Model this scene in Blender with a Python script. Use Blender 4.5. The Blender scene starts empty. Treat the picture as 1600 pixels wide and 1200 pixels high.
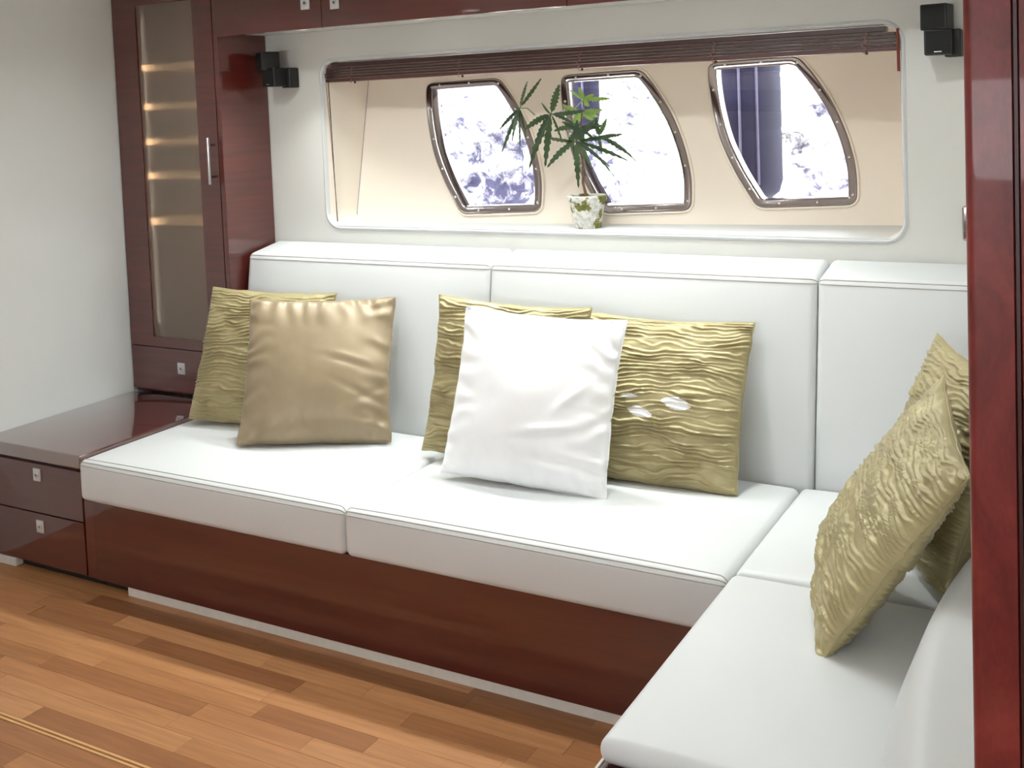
import bpy, bmesh, math, random
import numpy as np
from mathutils import Vector, Matrix
from mathutils.geometry import tessellate_polygon

scene = bpy.context.scene
COL = scene.collection
random.seed(7)

# ------------------------------------------------------------------ camera
# a level-ish camera with a vertical lens shift (the photograph's verticals stay almost parallel)
FPX, PPX, PPY = 1706.86, 797.23, 265.12
VX, VY = (-2226.0, 285.0), (1760.0, 130.0)
def _dir(v, s=1.0):
    d = Vector((v[0]-PPX, v[1]-PPY, FPX)).normalized()
    return d*s
_dX = _dir(VX, -1.0)
_dY = _dir(VY); _dY = (_dY - _dX*_dX.dot(_dY)).normalized()
_dZ = _dX.cross(_dY)
CAMW = Vector((0, 0, 1.55))
_right = Vector((_dX[0], _dY[0], _dZ[0]))
_down = Vector((_dX[1], _dY[1], _dZ[1]))
_fwd = Vector((_dX[2], _dY[2], _dZ[2]))
def at(px, py, axis, val):
    """point where the sight line through a pixel of the 1600x1200 photo meets the plane axis = val"""
    d = _right*((px-PPX)/FPX) + _down*((py-PPY)/FPX) + _fwd
    t = (val - CAMW[axis])/d[axis]
    return CAMW + d*t

cam_data = bpy.data.cameras.new('camera')
cam = bpy.data.objects.new('camera', cam_data)
COL.objects.link(cam)
m = Matrix((( _right.x, -_down.x, -_fwd.x, CAMW.x),
            ( _right.y, -_down.y, -_fwd.y, CAMW.y),
            ( _right.z, -_down.z, -_fwd.z, CAMW.z),
            (0, 0, 0, 1)))
cam.matrix_world = m
cam_data.sensor_fit = 'HORIZONTAL'
cam_data.sensor_width = 36.0
cam_data.lens = 36.0*FPX/1600.0
cam_data.shift_x = (800.0-PPX)/1600.0
cam_data.shift_y = -(600.0-PPY)/1600.0
cam_data.clip_start = 0.05
scene.camera = cam

# ------------------------------------------------------------------ world, sun, exposure
world = bpy.data.worlds.new('sky'); scene.world = world
world.use_nodes = True
bg = world.node_tree.nodes['Background']
bg.inputs['Color'].default_value = (0.92, 0.97, 0.99, 1)
bg.inputs['Strength'].default_value = 14.0
sun_data = bpy.data.lights.new('sun', 'SUN')
sun_data.energy = 8.0; sun_data.angle = math.radians(1.0); sun_data.color = (1.0, 0.97, 0.92)
sun = bpy.data.objects.new('sun', sun_data); COL.objects.link(sun)
sun.rotation_euler = Vector((0.25, 0.62, -0.75)).to_track_quat('-Z', 'Y').to_euler()
sun.location = (0, -3, 6)
vs = scene.view_settings
vs.view_transform = 'Standard'; vs.look = 'None'; vs.gamma = 1.0; vs.use_curve_mapping = False
vs.exposure = 0.0
LAMP_SOFA = 3.4      # watts of each small lamp under the overhead cabinet
LAMP_CEIL = 3.6      # watts of each ceiling downlight above the seat
LED_FILL = 1.2   # watts of the hidden strips added to light the cabinet shelves
LAMP_FILL = 1.2     # watts of each unseen fill lamp added in the cabin and galley

# ------------------------------------------------------------------ materials
def lin(c):
    return tuple(((v/255)/12.92 if v/255 <= 0.04045 else (((v/255)+0.055)/1.055)**2.4) for v in c)
MAT = {}
def new_mat(name):
    mt = bpy.data.materials.new(name); mt.use_nodes = True
    nt = mt.node_tree; b = nt.nodes['Principled BSDF']
    MAT[name] = mt
    return mt, nt, b
def setp(b, **k):
    for a, v in k.items():
        b.inputs[a.replace('_', ' ')].default_value = v
def mapping(nt, scale=(1, 1, 1), rot=(0, 0, 0), coord='Object'):
    tc = nt.nodes.new('ShaderNodeTexCoord'); mp = nt.nodes.new('ShaderNodeMapping')
    mp.inputs['Scale'].default_value = scale; mp.inputs['Rotation'].default_value = rot
    nt.links.new(tc.outputs[coord], mp.inputs['Vector'])
    return mp.outputs['Vector']
def noise(nt, vec, scale, detail=4, rough=0.55, dist=0.0):
    n = nt.nodes.new('ShaderNodeTexNoise')
    n.inputs['Scale'].default_value = scale; n.inputs['Detail'].default_value = detail
    n.inputs['Roughness'].default_value = rough; n.inputs['Distortion'].default_value = dist
    nt.links.new(vec, n.inputs['Vector'])
    return n.outputs['Fac']
def ramp(nt, fac, stops):
    r = nt.nodes.new('ShaderNodeValToRGB')
    el = r.color_ramp.elements
    while len(el) < len(stops): el.new(0.5)
    for e, (p, c) in zip(el, stops):
        e.position = p; e.color = (*c, 1)
    nt.links.new(fac, r.inputs['Fac'])
    return r.outputs['Color']
def bump(nt, b, height, strength=0.2, dist=0.01):
    n = nt.nodes.new('ShaderNodeBump')
    n.inputs['Strength'].default_value = strength; n.inputs['Distance'].default_value = dist
    nt.links.new(height, n.inputs['Height']); nt.links.new(n.outputs['Normal'], b.inputs['Normal'])
def plain(name, c, rough=0.5, spec=0.5, metal=0.0, noise_scale=40, bump_s=0.0, vary=0.05, coat=0.0):
    mt, nt, b = new_mat(name)
    setp(b, Roughness=rough, Metallic=metal, Specular_IOR_Level=spec, Coat_Weight=coat, Coat_Roughness=0.05)
    v = mapping(nt); f = noise(nt, v, noise_scale)
    c = lin(c)
    lo = tuple(x*(1-vary) for x in c); hi = tuple(min(1, x*(1+vary)) for x in c)
    nt.links.new(ramp(nt, f, [(0.3, lo), (0.7, hi)]), b.inputs['Base Color'])
    if bump_s: bump(nt, b, f, bump_s, 0.002)
    return mt

def wood_gloss(name, dark, light, scale=(1, 12, 1), coat=1.0, rough=0.28, nscale=3.0, dist=0.6):
    mt, nt, b = new_mat(name)
    v = mapping(nt, scale)
    f = noise(nt, v, nscale, 6, 0.6, dist)
    g = noise(nt, v, nscale*14, 3, 0.6)
    mx = nt.nodes.new('ShaderNodeMath'); mx.operation = 'MULTIPLY_ADD'
    nt.links.new(g, mx.inputs[0]); mx.inputs[1].default_value = 0.25; nt.links.new(f, mx.inputs[2])
    nt.links.new(ramp(nt, mx.outputs[0], [(0.35, lin(dark)), (0.85, lin(light))]), b.inputs['Base Color'])
    setp(b, Roughness=rough, Coat_Weight=coat, Coat_Roughness=0.03, Specular_IOR_Level=0.35, Coat_IOR=1.65)
    return mt
wood_gloss('mahogany', (70, 23, 19), (94, 33, 26), scale=(1, 1, 14))
wood_gloss('mahogany_horizontal', (70, 22, 19), (84, 28, 23), scale=(1, 14, 14))
mt = wood_gloss('mahogany_polished', (74, 30, 28), (92, 40, 36), scale=(1, 14, 14))
mt.node_tree.nodes['Principled BSDF'].inputs['Coat IOR'].default_value = 2.1
setp(mt.node_tree.nodes['Principled BSDF'], Roughness=0.08, IOR=1.9, Specular_IOR_Level=0.9)
wood_gloss('burl', (84, 26, 25), (138, 52, 48), scale=(6, 6, 2.2), nscale=2.6, dist=1.2, coat=0.12, rough=0.38)
wood_gloss('shelf_wood', (216, 180, 134), (236, 206, 164), scale=(1, 10, 10), coat=0.0, rough=0.5)

def leather(name, c, rough=0.42):
    mt, nt, b = new_mat(name)
    v = mapping(nt)
    f = noise(nt, v, 3, 2); g = noise(nt, v, 420, 2)
    c = lin(c)
    nt.links.new(ramp(nt, f, [(0.3, tuple(x*0.97 for x in c)), (0.7, c)]), b.inputs['Base Color'])
    setp(b, Roughness=rough, Specular_IOR_Level=0.4)
    bump(nt, b, g, 0.06, 0.001)
    return mt
leather('white_leather', (216, 218, 219))
leather('seam_thread', (176, 173, 168), 0.6)
leather('wall_vinyl', (214, 213, 208), 0.5)
leather('left_wall_vinyl', (234, 237, 236), 0.45)
leather('niche_cream', (244, 232, 217), 0.5)
plain('ceiling_white', (238, 236, 230), 0.7)
plain('white_trim', (214, 210, 202), 0.4)
plain('black_plastic', (20, 20, 21), 0.45, vary=0.1)
plain('black_kick', (17, 12, 11), 0.6)
plain('speaker_grille', (14, 15, 15), 0.75, noise_scale=900, bump_s=0.5, vary=0.4)
plain('chrome', (176, 170, 172), 0.13, metal=1.0, vary=0.02)
plain('satin_steel', (190, 190, 190), 0.3, metal=1.0, vary=0.04)
plain('latch_dark', (70, 66, 64), 0.4, metal=0.6)
plain('latch_plate', (206, 206, 208), 0.35, metal=0.5)
plain('blind_slat', (62, 36, 36), 0.3, vary=0.2, noise_scale=60)
plain('blind_rail', (78, 40, 36), 0.35, vary=0.2, noise_scale=60)
plain('cord', (62, 44, 42), 0.8)
plain('ladder_cord', (140, 104, 96), 0.8)
plain('bolt_steel', (240, 240, 240), 0.2, metal=1.0, vary=0.01)
plain('wand', (120, 44, 34), 0.35)
plain('terracotta_soil', (120, 92, 76), 0.9, noise_scale=120, vary=0.4, bump_s=0.8)
plain('stem_bark', (120, 92, 78), 0.7, vary=0.3, noise_scale=90)
plain('petiole', (116, 134, 84), 0.55, vary=0.2)
plain('lamp_ring', (230, 228, 222), 0.3)
plain('groove_brown', (60, 22, 20), 0.4)

# leaf, with light coming through
def leaf(name, c1, c2, trans):
    mt, nt, b = new_mat(name)
    v = mapping(nt); f = noise(nt, v, 30, 3)
    nt.links.new(ramp(nt, f, [(0.3, lin(c1)), (0.7, lin(c2))]), b.inputs['Base Color'])
    setp(b, Roughness=0.4, Specular_IOR_Level=0.5)
    tr = nt.nodes.new('ShaderNodeBsdfTranslucent'); tr.inputs['Color'].default_value = (*lin(trans), 1)
    mx = nt.nodes.new('ShaderNodeMixShader'); mx.inputs[0].default_value = 0.25
    nt.links.new(b.outputs[0], mx.inputs[1]); nt.links.new(tr.outputs[0], mx.inputs[2])
    nt.links.new(mx.outputs[0], nt.nodes['Material Output'].inputs['Surface'])
leaf('leaf_dark', (36, 52, 40), (62, 82, 62), (90, 120, 60))
leaf('leaf_young', (96, 136, 66), (140, 176, 100), (190, 220, 110))

# aged white pot with mossy patches
mt, nt, b = new_mat('mossy_pot')
v = mapping(nt)
f = noise(nt, v, 14, 5, 0.6); g = noise(nt, v, 70, 4)
moss = ramp(nt, g, [(0.3, lin((92, 94, 40))), (0.7, lin((136, 134, 66)))])
white = ramp(nt, g, [(0.3, lin((188, 186, 176))), (0.6, lin((236, 234, 228)))])
mask = ramp(nt, f, [(0.54, (0, 0, 0)), (0.58, (1, 1, 1))])
mix = nt.nodes.new('ShaderNodeMix'); mix.data_type = 'RGBA'
nt.links.new(mask, mix.inputs[0]); nt.links.new(white, mix.inputs[6]); nt.links.new(moss, mix.inputs[7])
nt.links.new(mix.outputs[2], b.inputs['Base Color']); setp(b, Roughness=0.85)
bump(nt, b, g, 0.5, 0.004)

# floor planks: every plank takes its own tone
mt, nt, b = new_mat('plank_wood')
v = mapping(nt, (1.6, 26, 1))
oi = nt.nodes.new('ShaderNodeObjectInfo')
add = nt.nodes.new('ShaderNodeVectorMath'); add.operation = 'ADD'
cmb = nt.nodes.new('ShaderNodeCombineXYZ')
ml = nt.nodes.new('ShaderNodeMath'); ml.operation = 'MULTIPLY'; ml.inputs[1].default_value = 37.0
nt.links.new(oi.outputs['Random'], ml.inputs[0]); nt.links.new(ml.outputs[0], cmb.inputs['X']); nt.links.new(ml.outputs[0], cmb.inputs['Y'])
nt.links.new(v, add.inputs[0]); nt.links.new(cmb.outputs[0], add.inputs[1])
f = noise(nt, add.outputs[0], 2.2, 5, 0.6, 0.5)
base = ramp(nt, oi.outputs['Random'], [(0.0, lin((148, 98, 62))), (0.35, lin((172, 120, 78))), (0.75, lin((188, 136, 92))), (1.0, lin((160, 106, 67)))])
gr = ramp(nt, f, [(0.25, (0.72, 0.68, 0.64)), (0.7, (1.08, 1.06, 1.04))])
mix = nt.nodes.new('ShaderNodeMix'); mix.data_type = 'RGBA'; mix.blend_type = 'MULTIPLY'; mix.inputs[0].default_value = 1.0
nt.links.new(base, mix.inputs[6]); nt.links.new(gr, mix.inputs[7])
nt.links.new(mix.outputs[2], b.inputs['Base Color']); setp(b, Roughness=0.36, Specular_IOR_Level=0.4)
wood_gloss('floor_wood', (140, 86, 48), (182, 122, 76), scale=(1.2, 14, 1), coat=0.0, rough=0.38)
plain('inlay', (206, 160, 108), 0.4)

# fabrics
def satin(name, c1, c2, metal, rough, sheen):
    mt, nt, b = new_mat(name)
    v = mapping(nt); f = noise(nt, v, 7, 3)
    w = nt.nodes.new('ShaderNodeTexNoise'); w.inputs['Scale'].default_value = 600
    nt.links.new(mapping(nt, (1, 1, 0.15)), w.inputs['Vector'])
    nt.links.new(ramp(nt, f, [(0.3, lin(c1)), (0.7, lin(c2))]), b.inputs['Base Color'])
    setp(b, Roughness=rough, Metallic=metal, Sheen_Weight=sheen, Sheen_Roughness=0.35, Specular_IOR_Level=0.5)
    b.inputs['Anisotropic'].default_value = 0.4
    bump(nt, b, w.outputs['Fac'], 0.05, 0.0008)
satin('gold_crinkle', (160, 147, 106), (180, 168, 126), 0.18, 0.42, 0.15)
satin('gold_satin', (140, 123, 97), (158, 140, 113), 0.15, 0.42, 0.2)
satin('white_satin', (244, 245, 248), (252, 252, 254), 0.0, 0.32, 0.5)
plain('white_lining', (250, 250, 250), 0.7)

# frosted cabinet glass: part scattering, part rough see-through
mt, nt, b = new_mat('frosted_glass')
setp(b, Base_Color=(*lin((214, 206, 196)), 1), Roughness=0.42, IOR=1.2, Transmission_Weight=1.0)
df = nt.nodes.new('ShaderNodeBsdfDiffuse'); df.inputs['Color'].default_value = (*lin((172, 162, 150)), 1)
v = mapping(nt); f = noise(nt, v, 500, 2); bump(nt, b, f, 0.2, 0.002)
tp = nt.nodes.new('ShaderNodeBsdfTransparent')
m0 = nt.nodes.new('ShaderNodeMixShader'); m0.inputs[0].default_value = 0.3
nt.links.new(b.outputs[0], m0.inputs[1]); nt.links.new(tp.outputs[0], m0.inputs[2])
mx = nt.nodes.new('ShaderNodeMixShader'); mx.inputs[0].default_value = 0.3
nt.links.new(m0.outputs[0], mx.inputs[1]); nt.links.new(df.outputs[0], mx.inputs[2])
nt.links.new(mx.outputs[0], nt.nodes['Material Output'].inputs['Surface'])

# clear window glass
mt, nt, b = new_mat('window_glass')
tr = nt.nodes.new('ShaderNodeBsdfTransparent'); gl = nt.nodes.new('ShaderNodeBsdfGlossy')
gl.inputs['Roughness'].default_value = 0.02
fr = nt.nodes.new('ShaderNodeFresnel'); fr.inputs['IOR'].default_value = 1.35
mx = nt.nodes.new('ShaderNodeMixShader')
nt.links.new(fr.outputs[0], mx.inputs[0]); nt.links.new(tr.outputs[0], mx.inputs[1]); nt.links.new(gl.outputs[0], mx.inputs[2])
nt.links.new(mx.outputs[0], nt.nodes['Material Output'].inputs['Surface'])

# quay rock with its shadows painted as dark blue patches, and the fender
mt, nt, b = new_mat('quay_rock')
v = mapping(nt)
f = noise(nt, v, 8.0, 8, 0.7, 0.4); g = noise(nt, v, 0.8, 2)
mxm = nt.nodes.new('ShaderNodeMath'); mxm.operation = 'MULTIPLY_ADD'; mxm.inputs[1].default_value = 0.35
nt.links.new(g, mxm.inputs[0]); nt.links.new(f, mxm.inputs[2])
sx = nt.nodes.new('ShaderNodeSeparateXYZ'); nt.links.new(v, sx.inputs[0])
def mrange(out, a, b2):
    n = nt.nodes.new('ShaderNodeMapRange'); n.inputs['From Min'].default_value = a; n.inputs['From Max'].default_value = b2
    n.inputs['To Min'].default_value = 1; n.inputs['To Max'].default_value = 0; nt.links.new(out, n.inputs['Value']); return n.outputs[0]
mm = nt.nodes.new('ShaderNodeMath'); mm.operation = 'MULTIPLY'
nt.links.new(mrange(sx.outputs['X'], 1.0, 2.4), mm.inputs[0]); nt.links.new(mrange(sx.outputs['Z'], 1.6, 2.4), mm.inputs[1])  # painted rock shade grows towards the low left end
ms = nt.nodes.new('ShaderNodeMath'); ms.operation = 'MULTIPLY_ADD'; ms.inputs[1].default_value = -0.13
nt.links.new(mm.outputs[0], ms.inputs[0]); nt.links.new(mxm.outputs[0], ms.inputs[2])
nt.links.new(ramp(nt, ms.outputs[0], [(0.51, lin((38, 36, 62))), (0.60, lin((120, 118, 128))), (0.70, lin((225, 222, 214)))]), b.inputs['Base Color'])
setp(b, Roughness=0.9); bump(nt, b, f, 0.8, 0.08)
mt, nt, b = new_mat('fender_rubber')
v = mapping(nt, (1, 1, 0.25)); f = noise(nt, v, 9, 5, 0.6)
nt.links.new(ramp(nt, f, [(0.3, lin((9, 8, 24))), (0.7, lin((18, 17, 40)))]), b.inputs['Base Color'])
setp(b, Roughness=0.6, Specular_IOR_Level=0.12)
plain('fender_stripe', (44, 42, 66), 0.6, vary=0.2)

mt, nt, b = new_mat('lamp_glow')
b.inputs['Emission Color'].default_value = (1, 0.95, 0.88, 1); b.inputs['Emission Strength'].default_value = 6.0

# ------------------------------------------------------------------ mesh helpers
class MB:
    def __init__(s): s.v = []; s.f = []; s.mi = []
    def add(s, vs_, fs, mi=0):
        o = len(s.v); s.v += [tuple(p) for p in vs_]
        for q in fs: s.f.append(tuple(i+o for i in q)); s.mi.append(mi)
        return s
    def box(s, lo, hi, mi=0, bev=0.0):
        if bev > 0:
            vs_, fs = rbox(lo, hi, bev, 1, (1, 1, 1)); return s.add(vs_, fs, mi)
        x0, y0, z0 = lo; x1, y1, z1 = hi
        return s.add([(x0,y0,z0),(x1,y0,z0),(x1,y1,z0),(x0,y1,z0),(x0,y0,z1),(x1,y0,z1),(x1,y1,z1),(x0,y1,z1)],
                     [(0,3,2,1),(4,5,6,7),(0,1,5,4),(1,2,6,5),(2,3,7,6),(3,0,4,7)], mi)
    def tube(s, pts, r, n=8, mi=0, cap=True, taper=None):
        pts = [Vector(p) for p in pts]; rings = []
        up = Vector((0, 0, 1))
        for i, p in enumerate(pts):
            t = (pts[min(i+1, len(pts)-1)] - pts[max(i-1, 0)]).normalized()
            a = t.cross(up)
            if a.length < 1e-3: a = t.cross(Vector((1, 0, 0)))
            a.normalize(); c = t.cross(a)
            rr = r if taper is None else r*(1+(taper-1)*i/(len(pts)-1))
            rings.append([p + a*(rr*math.cos(k*2*math.pi/n)) + c*(rr*math.sin(k*2*math.pi/n)) for k in range(n)])
        vs_ = [q for ring in rings for q in ring]; fs = []
        for i in range(len(pts)-1):
            for k in range(n):
                fs.append((i*n+k, i*n+(k+1) % n, (i+1)*n+(k+1) % n, (i+1)*n+k))
        if cap:
            fs.append(tuple(range(n))[::-1]); fs.append(tuple(range((len(pts)-1)*n, len(pts)*n)))
        return s.add(vs_, fs, mi)
    def lathe(s, prof, n=32, c=(0, 0, 0), mi=0):
        vs_ = []; fs = []
        for (r, z) in prof:
            for k in range(n):
                a = 2*math.pi*k/n; vs_.append((c[0]+r*math.cos(a), c[1]+r*math.sin(a), c[2]+z))
        for i in range(len(prof)-1):
            for k in range(n):
                fs.append((i*n+k, i*n+(k+1) % n, (i+1)*n+(k+1) % n, (i+1)*n+k))
        return s.add(vs_, fs, mi)
    def loops(s, rings, mi=0, close=True):
        n = len(rings[0]); vs_ = [p for r in rings for p in r]; fs = []
        for i in range(len(rings)-1):
            for k in range(n if close else n-1):
                fs.append((i*n+k, i*n+(k+1) % n, (i+1)*n+(k+1) % n, (i+1)*n+k))
        return s.add(vs_, fs, mi)
    def build(s, name, mats, parent=None, smooth=False, loc=None, angle=None):
        me = bpy.data.meshes.new(name)
        me.from_pydata(s.v, [], s.f)
        mats = mats if isinstance(mats, (list, tuple)) else [mats]
        for q in mats: me.materials.append(MAT[q])
        me.polygons.foreach_set('material_index', s.mi)
        bm = bmesh.new(); bm.from_mesh(me)
        bmesh.ops.recalc_face_normals(bm, faces=bm.faces)
        if smooth:
            for q in bm.faces: q.smooth = True
            an = angle if angle else math.radians(40)
            for e in bm.edges:
                if len(e.link_faces) == 2 and e.calc_face_angle(0) > an: e.smooth = False
        if loc is not None: bmesh.ops.translate(bm, verts=bm.verts, vec=-Vector(loc))
        bm.to_mesh(me); bm.free(); me.update()
        return link(name, me, parent, loc)
def link(name, me, parent=None, loc=None):
    o = bpy.data.objects.new(name, me); COL.objects.link(o)
    if loc is not None: o.location = loc
    if parent is not None:
        o.parent = parent
        if loc is not None: o.location = Vector(loc) - world_loc(parent)
        else: o.location = -world_loc(parent)
    return o
def world_loc(o):
    l = Vector((0, 0, 0))
    while o is not None: l += o.location; o = o.parent
    return l
def tag(o, label=None, cat=None, group=None, kind=None):
    if label: o['label'] = label
    if cat: o['category'] = cat
    if group: o['group'] = group
    if kind: o['kind'] = kind
    return o
def thing(name, loc, label, cat, group=None, kind=None):
    o = bpy.data.objects.new(name, None); COL.objects.link(o); o.location = loc
    o.empty_display_size = 0.1
    return tag(o, label, cat, group, kind)

def axis_pts(h, r, kr, n):
    a = [-h + r*(1-math.cos(math.pi/2*i/kr)) for i in range(kr)] if r > 0 else []
    inner = [(-h+r) + (2*h-2*r)*i/n for i in range(n+1)]
    b_ = [-x for x in a[::-1]]
    return a + inner + b_
def rbox(lo, hi, r, kr=3, n=(4, 4, 4), deform=None):
    """box with every edge rounded to radius r, optionally bent by deform(p, unit) afterwards"""
    c = [(a+b_)/2 for a, b_ in zip(lo, hi)]; h = [(b_-a)/2 for a, b_ in zip(lo, hi)]
    # cube param: use tangent spacing so the rounding is even
    ax = []
    for k in range(3):
        a = [-h[k] + r*(1 - math.tan(math.pi/4*(1-i/kr))) for i in range(kr)]
        inner = [(-h[k]+r) + (2*h[k]-2*r)*i/n[k] for i in range(n[k]+1)]
        ax.append(a + inner + [-x for x in a[::-1]])
    idx = {}; V = []; F = []
    def vert(p):
        key = (round(p[0], 6), round(p[1], 6), round(p[2], 6))
        if key in idx: return idx[key]
        q = [max(-(h[k]-r), min(h[k]-r, p[k])) for k in range(3)]
        d = [p[k]-q[k] for k in range(3)]; L = math.sqrt(sum(x*x for x in d))
        if L > 1e-9 and r > 0: pos = [q[k]+d[k]/L*r for k in range(3)]
        else: pos = list(p)
        pos = [pos[k]+c[k] for k in range(3)]
        if deform:
            u = [(pos[k]-lo[k])/(hi[k]-lo[k]) for k in range(3)]
            pos = deform(pos, u)
        idx[key] = len(V); V.append(tuple(pos)); return idx[key]
    for k in range(3):
        i, j = (k+1) % 3, (k+2) % 3
        for s in (-1, 1):
            for a in range(len(ax[i])-1):
                for b_ in range(len(ax[j])-1):
                    quad = []
                    for (da, db) in ((0, 0), (1, 0), (1, 1), (0, 1)):
                        p = [0, 0, 0]; p[k] = s*h[k]; p[i] = ax[i][a+da]; p[j] = ax[j][b_+db]
                        quad.append(vert(p))
                    if len(set(quad)) == 4: F.append(tuple(quad if s > 0 else quad[::-1]))
    return V, F
def prism(loops, fmap, bmap):
    """flat panel with holes: loops[0] outline, rest holes, in 2-D; fmap/bmap give the two sides"""
    mb = MB()
    flat = [[Vector((p[0], p[1], 0)) for p in lp] for lp in loops]
    tris = tessellate_polygon(flat)
    allp = [p for lp in loops for p in lp]; N = len(allp)
    fr = [fmap(*p) for p in allp]; bk = [bmap(*p) for p in allp]
    fs = [tuple(t) for t in tris] + [tuple(i+N for i in t[::-1]) for t in tris]
    o = 0
    for lp in loops:
        n = len(lp)
        for k in range(n):
            fs.append((o+k, o+(k+1) % n, o+(k+1) % n+N, o+k+N))
        o += n
    mb.add(fr+bk, fs)
    return mb
def round_rect(x0, z0, x1, z1, r, k=8):
    pts = []
    for (cx, cz, a0) in ((x1-r, z1-r, 0), (x0+r, z1-r, 90), (x0+r, z0+r, 180), (x1-r, z0+r, 270)):
        for i in range(k+1):
            a = math.radians(a0+90*i/k); pts.append((cx+r*math.cos(a), cz+r*math.sin(a)))
    return pts
def smooth_poly(corners, rad, k=6):
    """round the corners of a closed polygon; each corner has its own radius"""
    out = []; n = len(corners)
    for i in range(n):
        p = Vector(corners[i]); a = (Vector(corners[i-1])-p); b_ = (Vector(corners[(i+1) % n])-p)
        r = rad[i]
        if r <= 0: out.append(tuple(p)); continue
        la = min(r, a.length*0.48); lb = min(r, b_.length*0.48)
        s = p + a.normalized()*la; e = p + b_.normalized()*lb
        for j in range(k+1):
            t = j/k; q = s*(1-t)**2 + p*2*t*(1-t) + e*t*t; out.append(tuple(q))
    return out
def offset(poly, d):
    """move a closed 2-D outline inwards by d (counter-clockwise or not)"""
    n = len(poly); area = sum(poly[i][0]*poly[(i+1) % n][1]-poly[(i+1) % n][0]*poly[i][1] for i in range(n))
    s = 1 if area > 0 else -1; out = []
    for i in range(n):
        p = Vector(poly[i]); a = (p-Vector(poly[i-1])).normalized(); b_ = (Vector(poly[(i+1) % n])-p).normalized()
        t = (a+b_).normalized(); nn = Vector((-t.y, t.x))*s
        out.append(tuple(p+nn*d/max(0.5, math.sqrt(max(0.01, (1+a.dot(b_))/2)))))
    return out

# ------------------------------------------------------------------ the room
XL, XR = -3.575, 1.6          # left wall, galley side wall
YB, YF = 3.36, -1.6           # wall with the window niche, wall behind the camera
ZC = 2.07                     # ceiling
HULL = lambda X, Z: 3.456 + 0.12*(X+2.669) + 0.22*(Z-1.1036)   # sloping hull side behind the niche

fl = MB().box((XL-0.05, YF, -0.06), (XR, 4.2, -0.012)).build('floor', 'floor_wood')
tag(fl, 'honey coloured narrow plank wooden floor in front of the sofa', 'floor', kind='structure')
ce = MB().box((XL-0.05, YF, ZC), (XR, 3.9, ZC+0.08)).build('ceiling', 'ceiling_white')
tag(ce, 'white cabin ceiling above the sofa, out of the picture', 'ceiling', kind='structure')
wl = MB().box((XL-0.05, YF, -0.012), (XL, YB+0.3, ZC)).build('wall_left', 'left_wall_vinyl')
tag(wl, 'plain pale vinyl wall at the far left beside the glass cabinet', 'wall', kind='structure')
wr = MB().box((XR, YF, -0.012), (XR+0.05, 4.2, ZC)).build('wall_right', 'left_wall_vinyl')
tag(wr, 'pale galley side wall, out of the picture on the right', 'wall', kind='structure')
# wall behind the camera with one long unseen opening added for soft daylight fill
wf = prism([[(XL-0.05, -0.012), (XR+0.05, -0.012), (XR+0.05, ZC), (XL-0.05, ZC)], round_rect(-2.7, 1.24, 0.0, 1.58, 0.06)],
           lambda x, z: (x, YF, z), lambda x, z: (x, YF-0.06, z)).build('wall_front', 'left_wall_vinyl')
tag(wf, 'pale wall behind the camera with a long opening added for fill daylight', 'wall', kind='structure')

# back wall with the rounded niche opening
NX0, NX1, NZ0, NZ1, NR = -2.725, -0.577, 1.115, 1.750, 0.055
wb = thing('wall_back', (-1.7, YB, 0), 'off white padded vinyl wall around the long window niche', 'wall', kind='structure')
hole = round_rect(NX0-0.016, NZ0-0.016, NX1+0.016, NZ1+0.016, NR+0.016, 10)
prism([[(XL, 0), (XR, 0), (XR, ZC), (XL, ZC)], hole], lambda x, z: (x, YB, z), lambda x, z: (x, YB+0.02, z)).build('wall_panel', 'wall_vinyl', wb)
rr = [round_rect(NX0-o, NZ0-o, NX1+o, NZ1+o, NR+o, 10) for o in (0.016, 0.0125, 0.007, 0.002, 0.0)]
dy = (0.0, -0.0045, -0.006, 0.002, 0.012)
MB().loops([[(x, YB+d, z) for x, z in r] for r, d in zip(rr, dy)]).build('niche_rim', 'white_leather', wb, smooth=True)
SL = 0.056
nin = lambda x, t: x + t*SL*(NX1-x)/(NX1-NX0)
MB().loops([[(x, YB+0.012, z) for x, z in rr[-1]], [(nin(x, 0.5), HULL(x, z)*0.5+0.5*(YB+0.012), z) for x, z in rr[-1]], [(nin(x, 1), HULL(x, z)+0.01, z) for x, z in rr[-1]]]).build('niche_lining', 'niche_cream', wb, smooth=True)
MB().add([(NX0+0.03, YB-0.002, NZ0+0.0012), (NX1-0.03, YB-0.002, NZ0+0.0012), (NX1-0.03, HULL(NX1, NZ0), NZ0+0.0012), (NX0+SL, HULL(NX0+SL, NZ0), NZ0+0.0012),
          (NX0+0.03, YB-0.002, NZ0-0.004), (NX1-0.03, YB-0.002, NZ0-0.004), (NX1-0.03, HULL(NX1, NZ0), NZ0-0.004), (NX0+SL, HULL(NX0+SL, NZ0), NZ0-0.004)],
         [(0, 1, 2, 3), (7, 6, 5, 4), (0, 4, 5, 1), (1, 5, 6, 2), (2, 6, 7, 3), (3, 7, 4, 0)]).build('ledge', 'white_leather', wb)

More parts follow.
